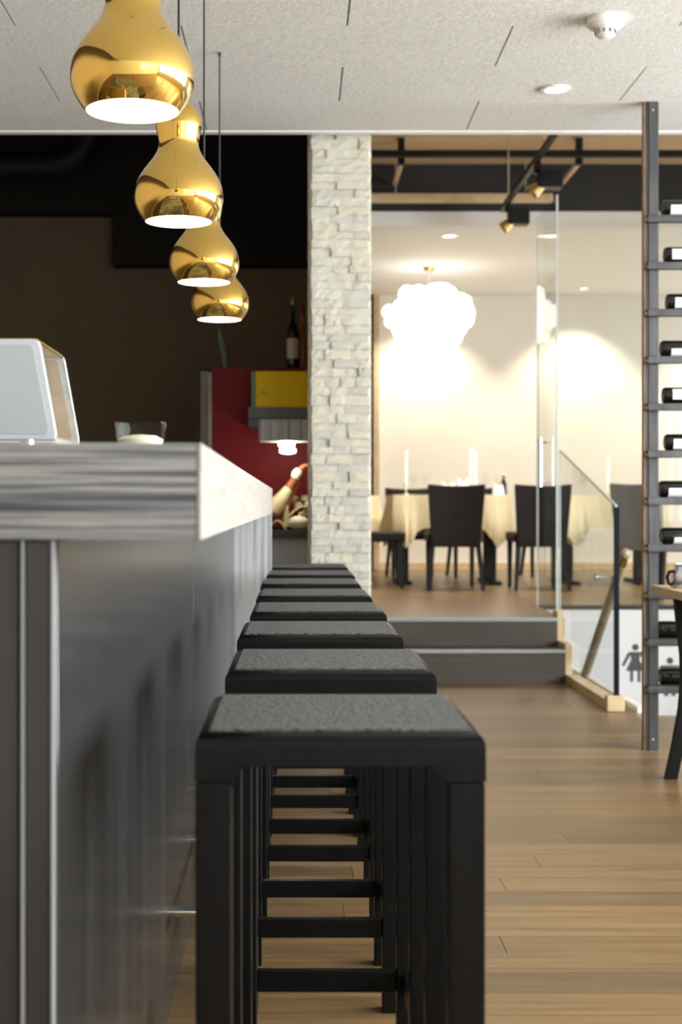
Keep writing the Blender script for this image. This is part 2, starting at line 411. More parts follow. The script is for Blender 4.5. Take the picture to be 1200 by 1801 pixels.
# ================================================================== STONE PILLAR
PX0, PX1, PY0, PY1 = 0.078, 0.348, 7.02, 7.34
pil = thing('stone_pillar', 'pale split-face stone pillar between kitchen and dining steps', 'pillar', ((PX0+PX1)/2, 7.18, 0))
bx(PX0, PX1, PY0, PY1, 0, 3.9).build('core', 'mortar', pil)
def stone_mesh():
    mb = MB(); j = lambda s: random.uniform(-s, s)
    g = []
    for iz in range(3):
        for ix in range(4):
            d = random.uniform(-0.35, 0.0) if (0 < ix < 3) else random.uniform(-0.25, 0.05)
            g.append((-0.5+ix/3.0+(j(0.06) if 0 < ix < 3 else 0), -0.5+d*0.4, -0.5+iz/2.0+(j(0.1) if iz == 1 else 0)))
    n = len(g)
    back = [(-0.5, 0.5, -0.5), (0.5, 0.5, -0.5), (0.5, 0.5, 0.5), (-0.5, 0.5, 0.5)]
    fs = []
    for iz in range(2):
        for ix in range(3):
            a = iz*4+ix; fs += [(a, a+1, a+5), (a, a+5, a+4)]
    fs += [(n, n+3, n+2, n+1), (0, 4, 8, n+3, n), (3, n+1, n+2, 11, 7), (0, n, n+1, 3, 2, 1), (8, 9, 10, 11, n+2, n+3)]
    mb.add(g+back, fs)
    me = bpy.data.meshes.new('stone'); me.from_pydata(mb.v, [], mb.f); me.update(); me.materials.append(M('stone'))
    bm = bmesh.new(); bm.from_mesh(me); bmesh.ops.recalc_face_normals(bm, faces=bm.faces); bm.to_mesh(me); bm.free()
    return me
SM = [stone_mesh() for _ in range(12)]
base = wloc(pil)
z = 0.0; n = 0; rest = MB()
def put_rest(me, c, sx, sy, sz, rz):
    R = Matrix.Rotation(rz, 3, 'Z')
    rest.add([tuple(Vector(c) + R @ Vector((v.co.x*sx, v.co.y*sy, v.co.z*sz))) for v in me.vertices], [tuple(p.vertices) for p in me.polygons])
while z < 3.02:
    h = random.choice((0.036, 0.040, 0.044, 0.05)); 
    cuts = [PX0-random.uniform(0.000, 0.008)]
    while True:
        nx = cuts[-1] + random.uniform(0.06, 0.135)
        if nx > PX1-0.04: break
        cuts.append(nx)
    cuts.append(PX1+random.uniform(0.003, 0.016))
    for a, b2 in zip(cuts[:-1], cuts[1:]):
        dep = 0.035+random.uniform(0, 0.014)
        o = bpy.data.objects.new('stone', random.choice(SM)); COL.objects.link(o); o.parent = pil
        o.location = Vector(((a+b2)/2, PY0-dep/2+0.012, z+h/2)) - base
        o.scale = (b2-a-0.0012, dep, h-0.0012); n += 1
    for side, rz in ((PX1, PI/2), (PX0, -PI/2)):
        yy = PY0+0.0
        while yy < PY1-0.02:
            L = random.uniform(0.07, 0.15); y2 = min(yy+L, PY1+0.01); dep = 0.035
            put_rest(random.choice(SM), (side, (yy+y2)/2, z+h/2), y2-yy-0.0012, dep, h-0.0012, rz); yy = y2
    z += h
stuff(rest.build('side_stones', 'stone', pil))

# ================================================================== BAR
CT = 1.169; CB = 1.060; BY0, BY1 = 1.60, 6.30
wt = thing('bar_worktop', 'thick grey streaked bar top with its window-lit long side painted pale', 'countertop', (-0.5, 3.9, CB))
bx(-0.95, -0.112, BY0, BY1+0.02, CB, CT).build('slab', 'zebra_laminate', wt, bevel=0.002, seg=1)
bx(-0.112, -0.108, BY0, BY1+0.02, CB, CT).build('lit_side_face', 'pale_and_lit_edge', wt)  # same laminate as the slab, window light on this side painted paler
bar = thing('bar_counter', 'dark grey panelled bar counter the stools stand along', 'bar counter', (-0.55, 3.9, 0))
bx(-0.93, -0.30, BY0+0.04, BY1-0.06, 0.0, CB).build('carcass', 'black_paint', bar)
pj = [1.62+0.021, 3.80, 5.05, 6.26]
for a, b2 in zip(pj[:-1], pj[1:]):
    bx(-0.30, -0.276, a+0.0015, b2-0.0015, 0.0, CB-0.001).build('front_panel', 'bar_panel', bar, bevel=0.002, seg=1)
bx(-0.2785, -0.2755, BY0+0.010, 1.6208, 0.0, CB-0.001).build('corner_strip', 'bar_seam', bar)
xs = [-0.302, -0.312, -0.48, -0.64, -0.80, -0.93]
bx(-0.3085, -0.279, BY0+0.012, BY0+0.0395, 0.0, CB-0.001).build('end_board', 'bar_panel', bar, bevel=0.002, seg=1)
for a, b2 in zip(xs[1:-1], xs[2:]):
    bx(b2+0.001, a-0.003, BY0+0.012, BY0+0.04, 0.0, CB-0.001).build('end_board', 'bar_panel', bar, bevel=0.002, seg=1)
bx(-0.312, -0.309, BY0+0.008, BY0+0.04, 0.0, CB-0.001).build('seam_strip', 'bar_seam', bar)
bx(-0.95, -0.110, BY1-0.03, BY1, 0.0, CB).build('end_support', 'zebra_upright', bar)
fr = thing('foot_rail', 'chrome foot rail on short brackets along the bar front', 'foot rail', (-0.2, 4.8, 0.218))
MB().tube([(-0.195, 3.0, 0.22), (-0.195, 6.26, 0.22)], 0.014, 14).build('rail', 'chrome', fr, smooth=True)
for yb in (3.07, 3.73, 4.39, 5.05, 5.71):
    MB().tube([(-0.276, yb, 0.22), (-0.205, yb, 0.22)], 0.0125, 14).build('bracket', 'chrome', fr, smooth=True)

# ------------------------------------------------------------------ stools
SWX, SH = 0.18, 0.817
def fillet(mb, xc, sgn, zc, r, y0, y1, axis):
    pts = [(xc, zc)]
    for k in range(7):
        a = PI/2*k/6
        pts.append((xc + sgn*(r - r*math.sin(a)), zc - r + r*math.cos(a)))
    mb.prism(pts, axis, y0, y1)
def make_stool():
    s = thing('bar_stool', 'x', 'stool')
    LW = 0.046
    fm = MB(); fm.box(-SWX, SWX, -SWX, SWX, 0.776, SH)
    slab = fm
    for sx in (-1, 1):
        for sy in (-1, 1):
            x0, x1 = sorted((sx*SWX, sx*(SWX-LW))); y0, y1 = sorted((sy*SWX, sy*(SWX-LW)))
            bx(x0+0.0006, x1-0.0006, y0+0.0006, y1-0.0006, 0.0, 0.7555).build('leg', 'black_wood', s, bevel=0.003, seg=2)
    o = slab.build('seat_frame', 'black_wood', s)
    bm = bmesh.new(); bm.from_mesh(o.data)
    es = [e for e in bm.edges if all(abs(v.co.z-SH) < 1e-4 for v in e.verts)]
    bmesh.ops.bevel(bm, geom=es, offset=0.0165, segments=5, profile=0.5, affect='EDGES'); bm.to_mesh(o.data); bm.free()
    for p in o.data.polygons: p.use_smooth = True
    o.data.set_sharp_from_angle(angle=0.7); o.modifiers.new('even_shading', 'WEIGHTED_NORMAL').keep_sharp = True
    for sx in (-1, 1):
        for sy in (-1, 1):
            x0, x1 = sorted((sx*SWX, sx*(SWX-LW))); y0, y1 = sorted((sy*SWX, sy*(SWX-LW)))
            cm = MB(); cm.box(x0, x1, y0, y1, 0.757, 0.7762)
            fillet(cm, sx*(SWX-LW), -sx, 0.777, 0.028, y0, y1, 'y')
            fillet(cm, sy*(SWX-LW), -sy, 0.777, 0.028, x0, x1, 'x')
            cm.build('corner_bracket', 'black_wood', s)
    pi = SWX-0.0165
    bx(-pi, pi, -pi, pi, SH-0.004, SH+0.003).build('felt_pad', 'felt', s, bevel=0.002, seg=2)
    i = SWX-LW
    for sg in (-1, 1):
        ya, yb = sorted((sg*(SWX-0.012), sg*(SWX-0.034)))
        bx(-i, i, ya, yb, 0.160, 0.200).build('stretcher', 'black_wood', s, bevel=0.002, seg=1)
        bx(ya, yb, -i, i, 0.160, 0.200).build('stretcher', 'black_wood', s, bevel=0.002, seg=1)
    return s
ordw = ['nearest the camera, its whole front in view', 'second from the camera', 'third from the camera', 'fourth from the camera', 'fifth from the camera',
        'third from the far end of the row', 'second from the far end of the row', 'at the far end of the row']
st0 = make_stool()
sjit = [0, 0.004, -0.003, 0.003, 0.0, -0.004, 0.002, 0.0]
allst = [st0] + [copy_tree(st0) for _ in range(7)]
for k, s in enumerate(allst):
    s.location = (0.054+sjit[k], 1.755+0.18+0.657*k + (0.02 if k == 7 else 0), 0)
    s['label'] = 'black bar stool with grey felt seat, ' + ordw[k]; s['group'] = 'bar stools along the counter'

# ------------------------------------------------------------------ pendants
PD = 0.232
prof = [(0.378, 0.0), (0.425, 0.06), (0.472, 0.14), (0.497, 0.22), (0.500, 0.29), (0.488, 0.38), (0.455, 0.47), (0.405, 0.555), (0.345, 0.635), (0.288, 0.71), (0.245, 0.785), (0.226, 0.85),
        (0.226, 0.90), (0.238, 0.96), (0.252, 1.03), (0.257, 1.09), (0.245, 1.17), (0.210, 1.245), (0.150, 1.30), (0.070, 1.325), (0.02, 1.33)]
def smoothprof(p, n=3):
    out = []
    for i in range(len(p)-1):
        p0 = p[max(i-1, 0)]; p1 = p[i]; p2 = p[i+1]; p3 = p[min(i+2, len(p)-1)]
        for k in range(n):
            u = k/n
            out.append(tuple(0.5*(2*p1[c]+(p2[c]-p0[c])*u+(2*p0[c]-5*p1[c]+4*p2[c]-p3[c])*u*u+(-p0[c]+3*p1[c]-3*p2[c]+p3[c])*u**3) for c in (0, 1)))
    out.append(p[-1]); return out
pp = [(r*PD, h*PD) for r, h in smoothprof(prof)]
lab = ['gold gourd-shaped pendant lamp nearest the camera, cut by the picture top', 'second gold gourd pendant from the camera, its top bulb in view', 'third gold gourd pendant from the camera', 'smallest, farthest gold gourd pendant over the bar']
PZ = 1.835
def make_pendant():
    p = thing('pendant_lamp', lab[0], 'lamp', (0, 0, 0), 'gold pendants over the bar')
    MB().lathe(pp, n=64, cap=False).build('shade', 'gold', p, smooth=True)
    inn = [(r-0.0015, h) for r, h in pp if h < 0.80*PD]
    MB().lathe([(pp[0][0], 0.0)] + [(inn[0][0], 0.0004)] + inn[1:] , n=48, cap=False).build('shade_lining', 'shade_inside', p, smooth=True)
    MB().ball((0, 0, 0.115), 0.036, 10).build('bulb', 'bulb', p, smooth=True)
    MB().lathe([(0.018, 0.146), (0.018, 0.20), (0.012, 0.205)], n=16).build('socket', 'black_metal', p, smooth=True)
    MB().tube([(0, 0, 1.33*PD-0.002), (0, 0, 2.89-PZ)], 0.0032, 8).build('cord', 'cord_black', p, smooth=True)
    MB().lathe([(0.006, 2.885-PZ), (0.006, 2.8995-PZ)], n=12).build('ceiling_grip', 'cord_black', p)
    return p
p0 = make_pendant()
pps = [p0] + [copy_tree(p0) for _ in range(3)]
for k, p in enumerate(pps):
    p.location = (-0.307, (2.66, 3.70, 4.71, 5.66)[k], PZ); p['label'] = lab[k]

# ------------------------------------------------------------------ on the bar top
case = thing('display_case', 'small glazed display case with white end panel on the bar', 'display case', (-0.58, 2.3, CT))
def rounded(pts, r, n=5):
    out = []; N = len(pts)
    for i in range(N):
        p = Vector(pts[i]); a = (Vector(pts[i-1])-p).normalized(); b2 = (Vector(pts[(i+1) % N])-p).normalized()
        s0 = p+a*r; s1 = p+b2*r
        for k in range(n+1):
            u = k/n; out.append(tuple((1-u)**2*s0 + 2*u*(1-u)*p + u*u*s1))
    return out
tr = [(-0.79, 1.200), (-0.371, 1.200), (-0.399, 1.356), (-0.76, 1.356)]
tri = [(-0.775, 1.209), (-0.383, 1.209), (-0.409, 1.347), (-0.75, 1.347)]
for yy in (2.20, 2.43):
    f = MB().prism(rounded(tr, 0.012), 'y', yy, yy+0.012).build('end_frame', 'case_frame', case, bevel=0.002, seg=2)
    MB().prism(rounded(tri, 0.010), 'y', yy-0.0012, yy+0.001).build('end_panel', 'case_white' if yy < 2.3 else 'table_oak', f)
MB().prism([(-0.371, 1.205), (-0.399, 1.352), (-0.402, 1.352), (-0.374, 1.205)], 'y', 2.212, 2.43).build('glass_front', 'thin_glass', case)
MB().prism([(-0.396, 1.350), (-0.405, 1.358), (-0.755, 1.358), (-0.755, 1.350)], 'y', 2.212, 2.43).build('top', 'brass', case)
bx(-0.78, -0.376, 2.212, 2.43, 1.196, 1.206).build('floor_plate', 'steel_bright', case)
bx(-0.77, -0.76, 2.212, 2.43, 1.206, 1.35).build('back_panel', 'grey_side', case)
bx(-0.62, -0.44, 2.26, 2.40, 1.206, 1.262).build('tray', 'bread', case, bevel=0.012, seg=3)
for x in (-0.42, -0.74):
    for yy in (2.215, 2.42): MB().lathe([(0.010, CT), (0.012, 1.2)], (x, yy, 0), 12).build('foot', 'chrome', case)
cg = thing('candle_glass', 'clear glass tumbler holding a pale candle on the bar', 'candle', (-0.253, 2.3, CT))
R0, R1, TH = 0.036, 0.0415, 0.064
MB().lathe([(0.001, CT+0.002), (R0-0.004, CT+0.002), (R0, CT+0.006), (R1, CT+TH), (R1-0.0022, CT+TH), (R0-0.002, CT+0.008), (0.001, CT+0.007)], (-0.253, 2.3, 0), 40, cap=False).build('tumbler', 'thin_glass', cg, smooth=True)
MB().lathe([(0.001, CT+0.008), (R0-0.004, CT+0.0085), (R0+0.0008, CT+0.036), (0.026, CT+0.042), (0.001, CT+0.044)], (-0.253, 2.3, 0), 32, cap=False).build('wax', 'wax', cg, smooth=True)
MB().tube([(-0.253, 2.3, CT+0.042), (-0.252, 2.3, CT+0.050)], 0.0008, 6).build('wick', 'black_paint', cg)

# ================================================================== BACK BAR AND KITCHEN
unit = thing('red_cabinet', 'tall dark red cabinet with a pale left edge beside the pillar', 'cabinet', (-0.2, 8.5, 0))
bx(-0.490, 0.19, 8.2, 8.85, 0, 1.887).build('body', 'red_panel', unit)
bx(-0.510, -0.490, 8.19, 8.85, 0, 1.86).build('edge_strip', 'pale_and_lit_edge', unit)
bx(-0.555, -0.511, 8.22, 8.85, 0, 1.87).build('side_panel', 'grey_side', unit)
bx(-0.565, -0.50, 8.3, 8.6, 1.8705, 1.905).build('bracket', 'black_metal', unit)
yb = thing('yellow_box', 'bright yellow wall box with green rim and small dark mark', 'box', (-0.08, 8.0, 1.64))
bx(-0.2275, 0.07, 7.90, 8.15, 1.640, 1.840).build('front', 'yellow', yb, bevel=0.004)
bx(-0.252, -0.228, 7.93, 8.15, 1.640, 1.842).build('rim', 'green_edge', yb)
mk = MB()
for k, (a, c) in enumerate(((-0.198, 0.010), (-0.187, 0.012), (-0.176, 0.009))):
    mk.prism([(a, 1.716), (a+0.004, 1.716), (a+0.008, 1.716+c), (a+0.002, 1.716+c)], 'y', 7.8985, 7.9)
mk.build('mark', 'black_metal', yb)
sh = thing('slate_shelf', 'slate grey shelf block under the yellow box', 'shelf', (-0.1, 8.0, 1.545))
bx(-0.268, 0.07, 7.88, 8.199, 1.575, 1.6395).build('board', 'slate', sh, bevel=0.003)
bx(-0.268, -0.16, 7.90, 8.199, 1.533, 1.5745).build('bracket', 'slate', sh)
hd = thing('lamp_hood', 'streaked grey hood box with two glowing lamps underneath', 'lamp', (-0.07, 7.8, 1.444))
bx(-0.205, 0.07, 7.72, 7.899, 1.444, 1.562).build('box', 'zebra_upright', hd, bevel=0.002, seg=1)
for k, (x, yy, zz) in enumerate(((-0.055, 7.78, 1.440), (-0.049, 7.85, 1.408))):
    MB().lathe([(0.02, zz-0.028), (0.042, zz-0.022), (0.045, zz-0.006), (0.04, zz)], (x, yy, 0), 24).build('glowing_lamp', 'lamp_glow', hd, smooth=True)
MB().tube([(-0.049, 7.85, 1.405), (-0.049, 7.85, 1.444)], 0.012, 10).build('stem', 'black_metal', hd)
kc = thing('kitchen_counter', 'blue-grey kitchen counter with a thin wooden worktop', 'counter', (-0.2, 8.0, 0))
bx(-0.70, 0.15, 7.85, 8.18, 0, 0.915).build('front', 'blue_grey', kc)
bx(-0.72, 0.16, 7.80, 8.19, 0.916, 0.956).build('worktop', 'step_wood', kc, bevel=0.003)
# cured ham on its stand
ham = thing('cured_ham', 'cured ham leg propped on a stand, hoof pointing up right', 'ham', (-0.08, 7.98, 0.956))
hp = [(-0.15, 7.98, 1.045), (-0.135, 7.98, 1.065), (-0.10, 7.98, 1.110), (-0.07, 7.98, 1.15), (-0.045, 7.98, 1.19)]
MB().tube(hp, [0.02, 0.048, 0.046, 0.036, 0.026], 16).build('fat', 'ham_fat', ham, smooth=True)
MB().tube([(-0.05, 7.98, 1.182), (-0.02, 7.98, 1.23), (0.0, 7.98, 1.265)], [0.026, 0.021, 0.020], 14).build('shank', 'ham_rind', ham, smooth=True)
MB().tube([(-0.062, 8.0, 1.10), (-0.035, 8.01, 1.16), (0.005, 8.005, 1.23), (0.01, 8.0, 1.25)], [0.03, 0.024, 0.018, 0.012], 12).build('meat', 'ham_rind', ham, smooth=True)
MB().tube([(-0.012, 7.98, 1.247), (0.0, 7.98, 1.27), (0.016, 7.98, 1.293)], [0.024, 0.030, 0.022], 14).build('cloth_wrap', 'cloth_wrap', ham, smooth=True)
MB().tube([(0.012, 7.98, 1.285), (0.035, 7.98, 1.31), (0.062, 7.98, 1.322)], [0.016, 0.015, 0.008], 12).build('hoof', 'ham_rind', ham, smooth=True)
bx(-0.20, 0.02, 7.92, 8.05, 0.9565, 0.976).build('stand_board', 'black_wood', ham, bevel=0.003)
MB().tube([(-0.06, 7.985, 0.976), (-0.058, 7.985, 1.10)], [0.020, 0.014], 10).build('stand_post', 'stalk', ham, smooth=True)
MB().tube([(-0.15, 7.98, 0.976), (-0.14, 7.98, 1.04)], 0.006, 8).build('stand_spike', 'black_metal', ham)
def gourd(loc, r, lbl):
    g = thing('gourd', lbl, 'gourd', loc, 'gourds on the kitchen counter')
    x, y, z = loc
    mb = MB(); n = 24
    prof2 = [(max(0.0008, r*math.sin(PI*i/10)), r*0.72*(1-math.cos(PI*i/10))) for i in range(11)]
    for rr, h in prof2:
        for k in range(n):
            a = 2*PI*k/n; q = rr*(1+0.06*math.cos(6*a)); mb.v.append((x+q*math.cos(a), y+q*math.sin(a), z+h))
    for i in range(10):
        for k in range(n): mb.f.append((i*n+k, i*n+(k+1) % n, (i+1)*n+(k+1) % n, (i+1)*n+k))
    mb.build('flesh', 'gourd', g, smooth=True)
    MB().tube([(x, y, z+r*1.38), (x+0.01, y, z+r*1.38+0.015), (x+0.03, y, z+r*1.38+0.024)], [0.008, 0.006, 0.005], 8).build('stem', 'stalk', g, smooth=True)
gourd((0.012, 7.87, 0.9565), 0.056, 'large pale gourd at the front of the kitchen counter')
gourd((0.10, 8.02, 0.9565), 0.05, 'pale gourd half hidden behind the stone pillar')
vs = thing('flower_bowl', 'dark bowl of cream flowers with arching stalks beside the ham', 'flowers', (0.03, 8.08, 0.956))
MB().lathe([(0.03, 0.957), (0.055, 0.985), (0.062, 1.03), (0.058, 1.03), (0.05, 0.99), (0.02, 0.965)], (0.035, 8.09, 0), 24).build('bowl', 'black_metal', vs, smooth=True)
for k, (dx, dy, dz) in enumerate(((-0.045, 0.01, 1.12), (0.015, 0.0, 1.125), (0.06, 0.0, 1.11), (-0.025, -0.02, 1.085), (0.04, -0.02, 1.09))):
    c = (0.03+dx, 8.085+dy, dz)
    MB().tube([(0.035, 8.09, 1.0), (0.033+dx*0.6, 8.09+dy, 1.06), c], 0.004, 6).build('stalk', 'stalk', vs)
    fl = MB()
    for q in range(5):
        a = 2*PI*q/5; fl.ball((c[0]+0.014*math.cos(a), c[1]+0.010*math.sin(a), c[2]+0.01), 0.013, 6, (0.9, 0.9, 1.5))
    fl.build('flower', 'petal', vs, smooth=True)
for k, (a, b2) in enumerate((((-0.14, 7.90, 0.985), (-0.06, 7.88, 0.96)), ((-0.045, 7.93, 1.03), (0.09, 7.95, 1.07)))):
    pth = []
    for q in range(9):
        u = q/8; pth.append((a[0]+(b2[0]-a[0])*u, a[1]+(b2[1]-a[1])*u, a[2]+(b2[2]-a[2])*u+0.035*math.sin(PI*u)))
    MB().tube(pth, [0.006]*8+[0.004], 8).build('arching_stalk', 'stalk', vs, smooth=True)
# bottles and vase on the red cabinet
def spirit(loc, h, r, body, cap, lblmat, lbl):
    b_ = thing('spirit_bottle', lbl, 'bottle', loc, 'bottles on the red cabinet')
    x, y, z = loc
    MB().lathe([(r*0.9, z), (r, z+0.01), (r, z+h*0.50), (r*0.75, z+h*0.58), (r*0.36, z+h*0.66), (r*0.33, z+h*0.9)], (x, y, 0), 20).build('glass_body', body, b_, smooth=True)
    MB().lathe([(r*0.38, z+h*0.86), (r*0.40, z+h*0.99), (r*0.3, z+h)], (x, y, 0), 16).build('cap', cap, b_, smooth=True)
    MB().lathe([(r*1.015, z+h*0.16), (r*1.015, z+h*0.42)], (x, y, 0), 20, cap=False).build('label', lblmat, b_, smooth=True)
spirit((-0.022, 8.42, 1.887), 0.46, 0.036, 'bottle_dark', 'capsule_gold', 'label_cream', 'tall dark bottle with cream label on the red cabinet')
spirit((0.035, 8.5, 1.887), 0.40, 0.032, 'bottle_amber', 'capsule_red', 'bottle_amber', 'amber bottle with red cap next to the stone pillar')
va = thing('leaf_vase', 'dim glass vase with one long green leaf on the red cabinet', 'vase', (-0.43, 8.5, 1.887))
MB().lathe([(0.028, 1.888), (0.03, 1.90), (0.034, 2.07), (0.032, 2.07), (0.027, 1.90), (0.002, 1.895)], (-0.43, 8.5, 0), 24, cap=False).build('glass_body', 'thin_glass', va, smooth=True)
lf = []
for k in range(9):
    u = k/8; lf.append((-0.422-0.045*u, 8.5, 1.90+0.26*u))
MB().tube(lf, [0.006, 0.010, 0.013, 0.015, 0.016, 0.016, 0.013, 0.008, 0.002], 8).build('leaf', 'leaf', va, smooth=True)
struct(bx(-2.8, -1.34, 10.3, 10.5, 3.22, 3.90).build('upper_shade_left', 'wall_shade'))  # added block: shade high on the kitchen wall given a solid shape
struct(bx(-1.34, 0.2, 10.3, 10.5, 2.84, 3.90).build('upper_shade_right', 'wall_shade'))  # added block, reaching lower: wall shade built as a dark solid
dc = thing('air_duct', 'dark air duct bending under the kitchen ceiling', 'duct', (-1.4, 10.1, 3.0))
dpth = [(-3.4, 10.1, 3.50), (-1.75, 10.1, 3.50)] + [(-1.75+0.28*math.sin(PI/2*k/6), 10.1, 3.78-0.28*math.cos(PI/2*k/6)) for k in range(1, 7)] + [(-1.47, 10.1, 3.9)]
MB().tube(dpth, 0.10, 16).build('pipe', 'black_paint', dc, smooth=True)
for x in (-3.0, -2.2): MB().lathe([(0.104, x-0.02), (0.104, x+0.02)], (0, 10.1, 3.50), 18, 'x').build('clamp', 'black_metal', dc)

# ================================================================== ABOVE THE STEPS
rl = tag(bx(0.36, 6.3, 10.75, 10.80, 3.73, 3.78).build('ceiling_rail', 'black_metal'), 'thin black rail crossing below the wooden ceiling', 'rail')
pb = thing('wooden_batten', 'long pale wooden batten in front of the black beam', 'batten', (1.2, 11.5, 3.55))
bx(0.36, 2.07, 11.45, 11.52, 3.535, 3.612).build('board', 'oak_trim', pb, bevel=0.02, seg=3)
for x in (0.8, 1.85): MB().tube([(x, 11.485, 3.612), (x, 11.485, 3.90)], 0.006, 8).build('hanger', 'steel_bright', pb)
for k, x in enumerate((0.80, 2.16)):
    o = bx(x-0.02, x+0.02, 10.9, 11.6, 3.70, 3.73).build('slat', 'oak_trim', csteps, bevel=0.004)
    bx(x-0.025, x+0.025, 10.85, 10.9, 3.695, 3.9).build('holder', 'black_metal', o)
tk = thing('track_light', 'black track with two black spotlights above the steps', 'track light', (1.6, 10, 3.35))
bx(1.585, 1.62, 8.8, 11.1, 3.38, 3.42).build('track', 'black_metal', tk, bevel=0.003)
for yy in (9.2, 10.75): MB().tube([(1.602, yy, 3.42), (1.602, yy, 3.90)], 0.006, 8).build('suspension_rod', 'steel_bright', tk)
def spot_head(y, dz):
    h = bx(1.62, 1.78, y-0.06, y+0.06, 3.24+dz, 3.36+dz).build('spot_head', 'black_metal', tk, bevel=0.008)
    bx(1.595, 1.64, y-0.02, y+0.02, 3.34+dz, 3.40).build('arm', 'black_metal', h)
    n_ = MB().lathe([(0.030, 0.0), (0.052, 0.10), (0.048, 0.10), (0.02, 0.02)], n=20)
    R = Matrix.Rotation(math.radians(-130), 3, 'Y')
    n_.v = [tuple(R @ Vector(v) + Vector((1.66, y, 3.28+dz))) for v in n_.v]
    n_.build('reflector', 'brass', h, smooth=True)
spot_head(9.55, -0.02); spot_head(10.9, 0.0)
sd = thing('smoke_detector', 'round white smoke detector on the ceiling boards', 'smoke detector', (1.145, 5.27, 2.85))
MB().lathe([(0.070, 2.90), (0.070, 2.878), (0.058, 2.866), (0.04, 2.862)], (1.145, 5.27, 0), 36).build('base', 'white_gloss', sd, smooth=True)
MB().lathe([(0.036, 2.862), (0.036, 2.838), (0.028, 2.832)], (1.145, 5.27, 0), 28).build('sensor', 'white_gloss', sd, smooth=True)
sg = MB()
for k in range(10):
    a = 2*PI*k/10; x = 1.145+0.0362*math.cos(a); y = 5.27+0.0362*math.sin(a); sg.box(x-0.004, x+0.004, y-0.004, y+0.004, 2.841, 2.856)
sg.build('vents', 'grey_side', sd)
def downlight(name, x, y, z, r, lbl, grp):
    d = thing(name, lbl, 'ceiling light', (x, y, z), grp)
    MB().lathe([(r*0.72, z-0.001), (r, z-0.002), (r, z-0.008), (r*0.74, z-0.010)], (x, y, 0), 32, cap=False).build('trim_ring', 'white_gloss', d, smooth=True)
    MB().lathe([(r*0.73, z-0.006), (r*0.4, z-0.004)], (x, y, 0), 28).build('lens', 'downlight_glow', d)
    return d
downlight('downlight', 1.12, 6.15, 2.90, 0.064, 'recessed round downlight in the ceiling boards', 'recessed downlights')

# ================================================================== BALUSTRADE, GLASS
bal = thing('glass_balustrade', 'frameless glass balustrade with wooden base beside the steps', 'balustrade', (1.70, 8.3, 0))
GX = 1.70
bx(GX-0.045, GX+0.03, 7.60, 8.73, 0.0, 0.055).build('base_rail', 'oak_trim', bal, bevel=0.003)
bx(GX-0.055, GX+0.04, 7.53, 7.60, 0.0, 0.085).build('base_block', 'oak_trim', bal, bevel=0.008)
MB().prism([(8.73, 0.0), (8.73, 0.24), (9.00, 0.24), (9.00, 0.42), (9.17, 0.42), (9.17, 0.382), (9.03, 0.382), (9.03, 0.0)], 'x', 1.653, GX-0.008).build('stringer', 'oak_trim', bal)
gp = [(7.56, 0.085), (7.56, 1.085), (9.17, 1.44), (9.17, 0.42), (9.00, 0.42), (9.00, 0.24), (8.73, 0.24), (8.73, 0.055), (7.60, 0.055), (7.60, 0.085)]
pane = MB().prism(gp, 'x', GX-0.006, GX+0.006).build('glass_panel', 'clear_glass', bal)
bx(GX-0.014, GX+0.014, 7.548, 7.559, 0.085, 1.085).build('front_edge', 'glass_edge', pane)
MB().prism([(7.56, 1.086), (7.56, 1.096), (9.17, 1.451), (9.17, 1.441)], 'x', GX-0.006, GX+0.006).build('top_edge', 'glass_edge_pale', pane)
bx(GX-0.006, GX+0.006, 9.171, 9.182, 0.42, 1.45).build('rear_edge', 'glass_edge_pale', pane)
door = thing('glass_door', 'tall glass door with vertical bar handle behind the balustrade', 'glass door', (GX, 9.6, 0.384))
bx(GX-0.005, GX+0.005, 9.28, 10.02, 0.384, 3.12).build('leaf', 'clear_glass', door)
bx(GX-0.006, GX+0.006, 9.268, 9.279, 0.384, 3.12).build('near_edge', 'glass_edge_pale', door)
bx(GX-0.006, GX+0.006, 10.021, 10.032, 0.384, 3.12).build('far_edge', 'glass_edge_pale', door)
h_ = MB().tube([(GX-0.05, 9.62, 1.22), (GX-0.05, 9.62, 1.55)], 0.013, 12).build('handle', 'chrome', door, smooth=True)
for zz in (1.25, 1.52): MB().tube([(GX-0.05, 9.62, zz), (GX-0.005, 9.62, zz)], 0.007, 8).build('standoff', 'chrome', h_)
gs = thing('glass_screen', 'tall glass screen guarding the dining floor edge over the stairwell', 'glass screen', (3.2, 10.13, 0.384))
for a, b2 in ((1.76, 3.3), (3.31, 4.85)):
    bx(a, b2, 10.125, 10.135, 0.384, 3.12).build('pane', 'clear_glass', gs)
hr = thing('stair_handrail', 'wooden stair handrail with a ball end, fixed to the glass balustrade', 'handrail', (1.8, 8.2, 0.4))
MB().tube([(1.80, 7.86, 0.765), (1.80, 8.92, 0.0), (1.86, 9.6, -0.5)], 0.027, 14).build('rail', 'handrail_wood', hr, smooth=True)
MB().tube([(1.80, 7.80, 0.81), (1.80, 7.84, 0.78), (1.80, 7.89, 0.745)], [0.020, 0.026, 0.024], 14).build('collar', 'brass', hr, smooth=True)
MB().ball((1.80, 7.79, 0.83), 0.030, 12).build('ball_end', 'handrail_wood', hr, smooth=True)
MB().tube([(GX-0.02, 8.0, 0.69), (1.80, 8.0, 0.69)], 0.008, 10).build('bracket', 'steel_bright', hr, smooth=True)
MB().lathe([(0.02, GX-0.022), (0.02, GX-0.0065)], (0, 8.0, 0.69), 20, 'x').build('fixing_disc', 'steel_bright', hr, smooth=True)

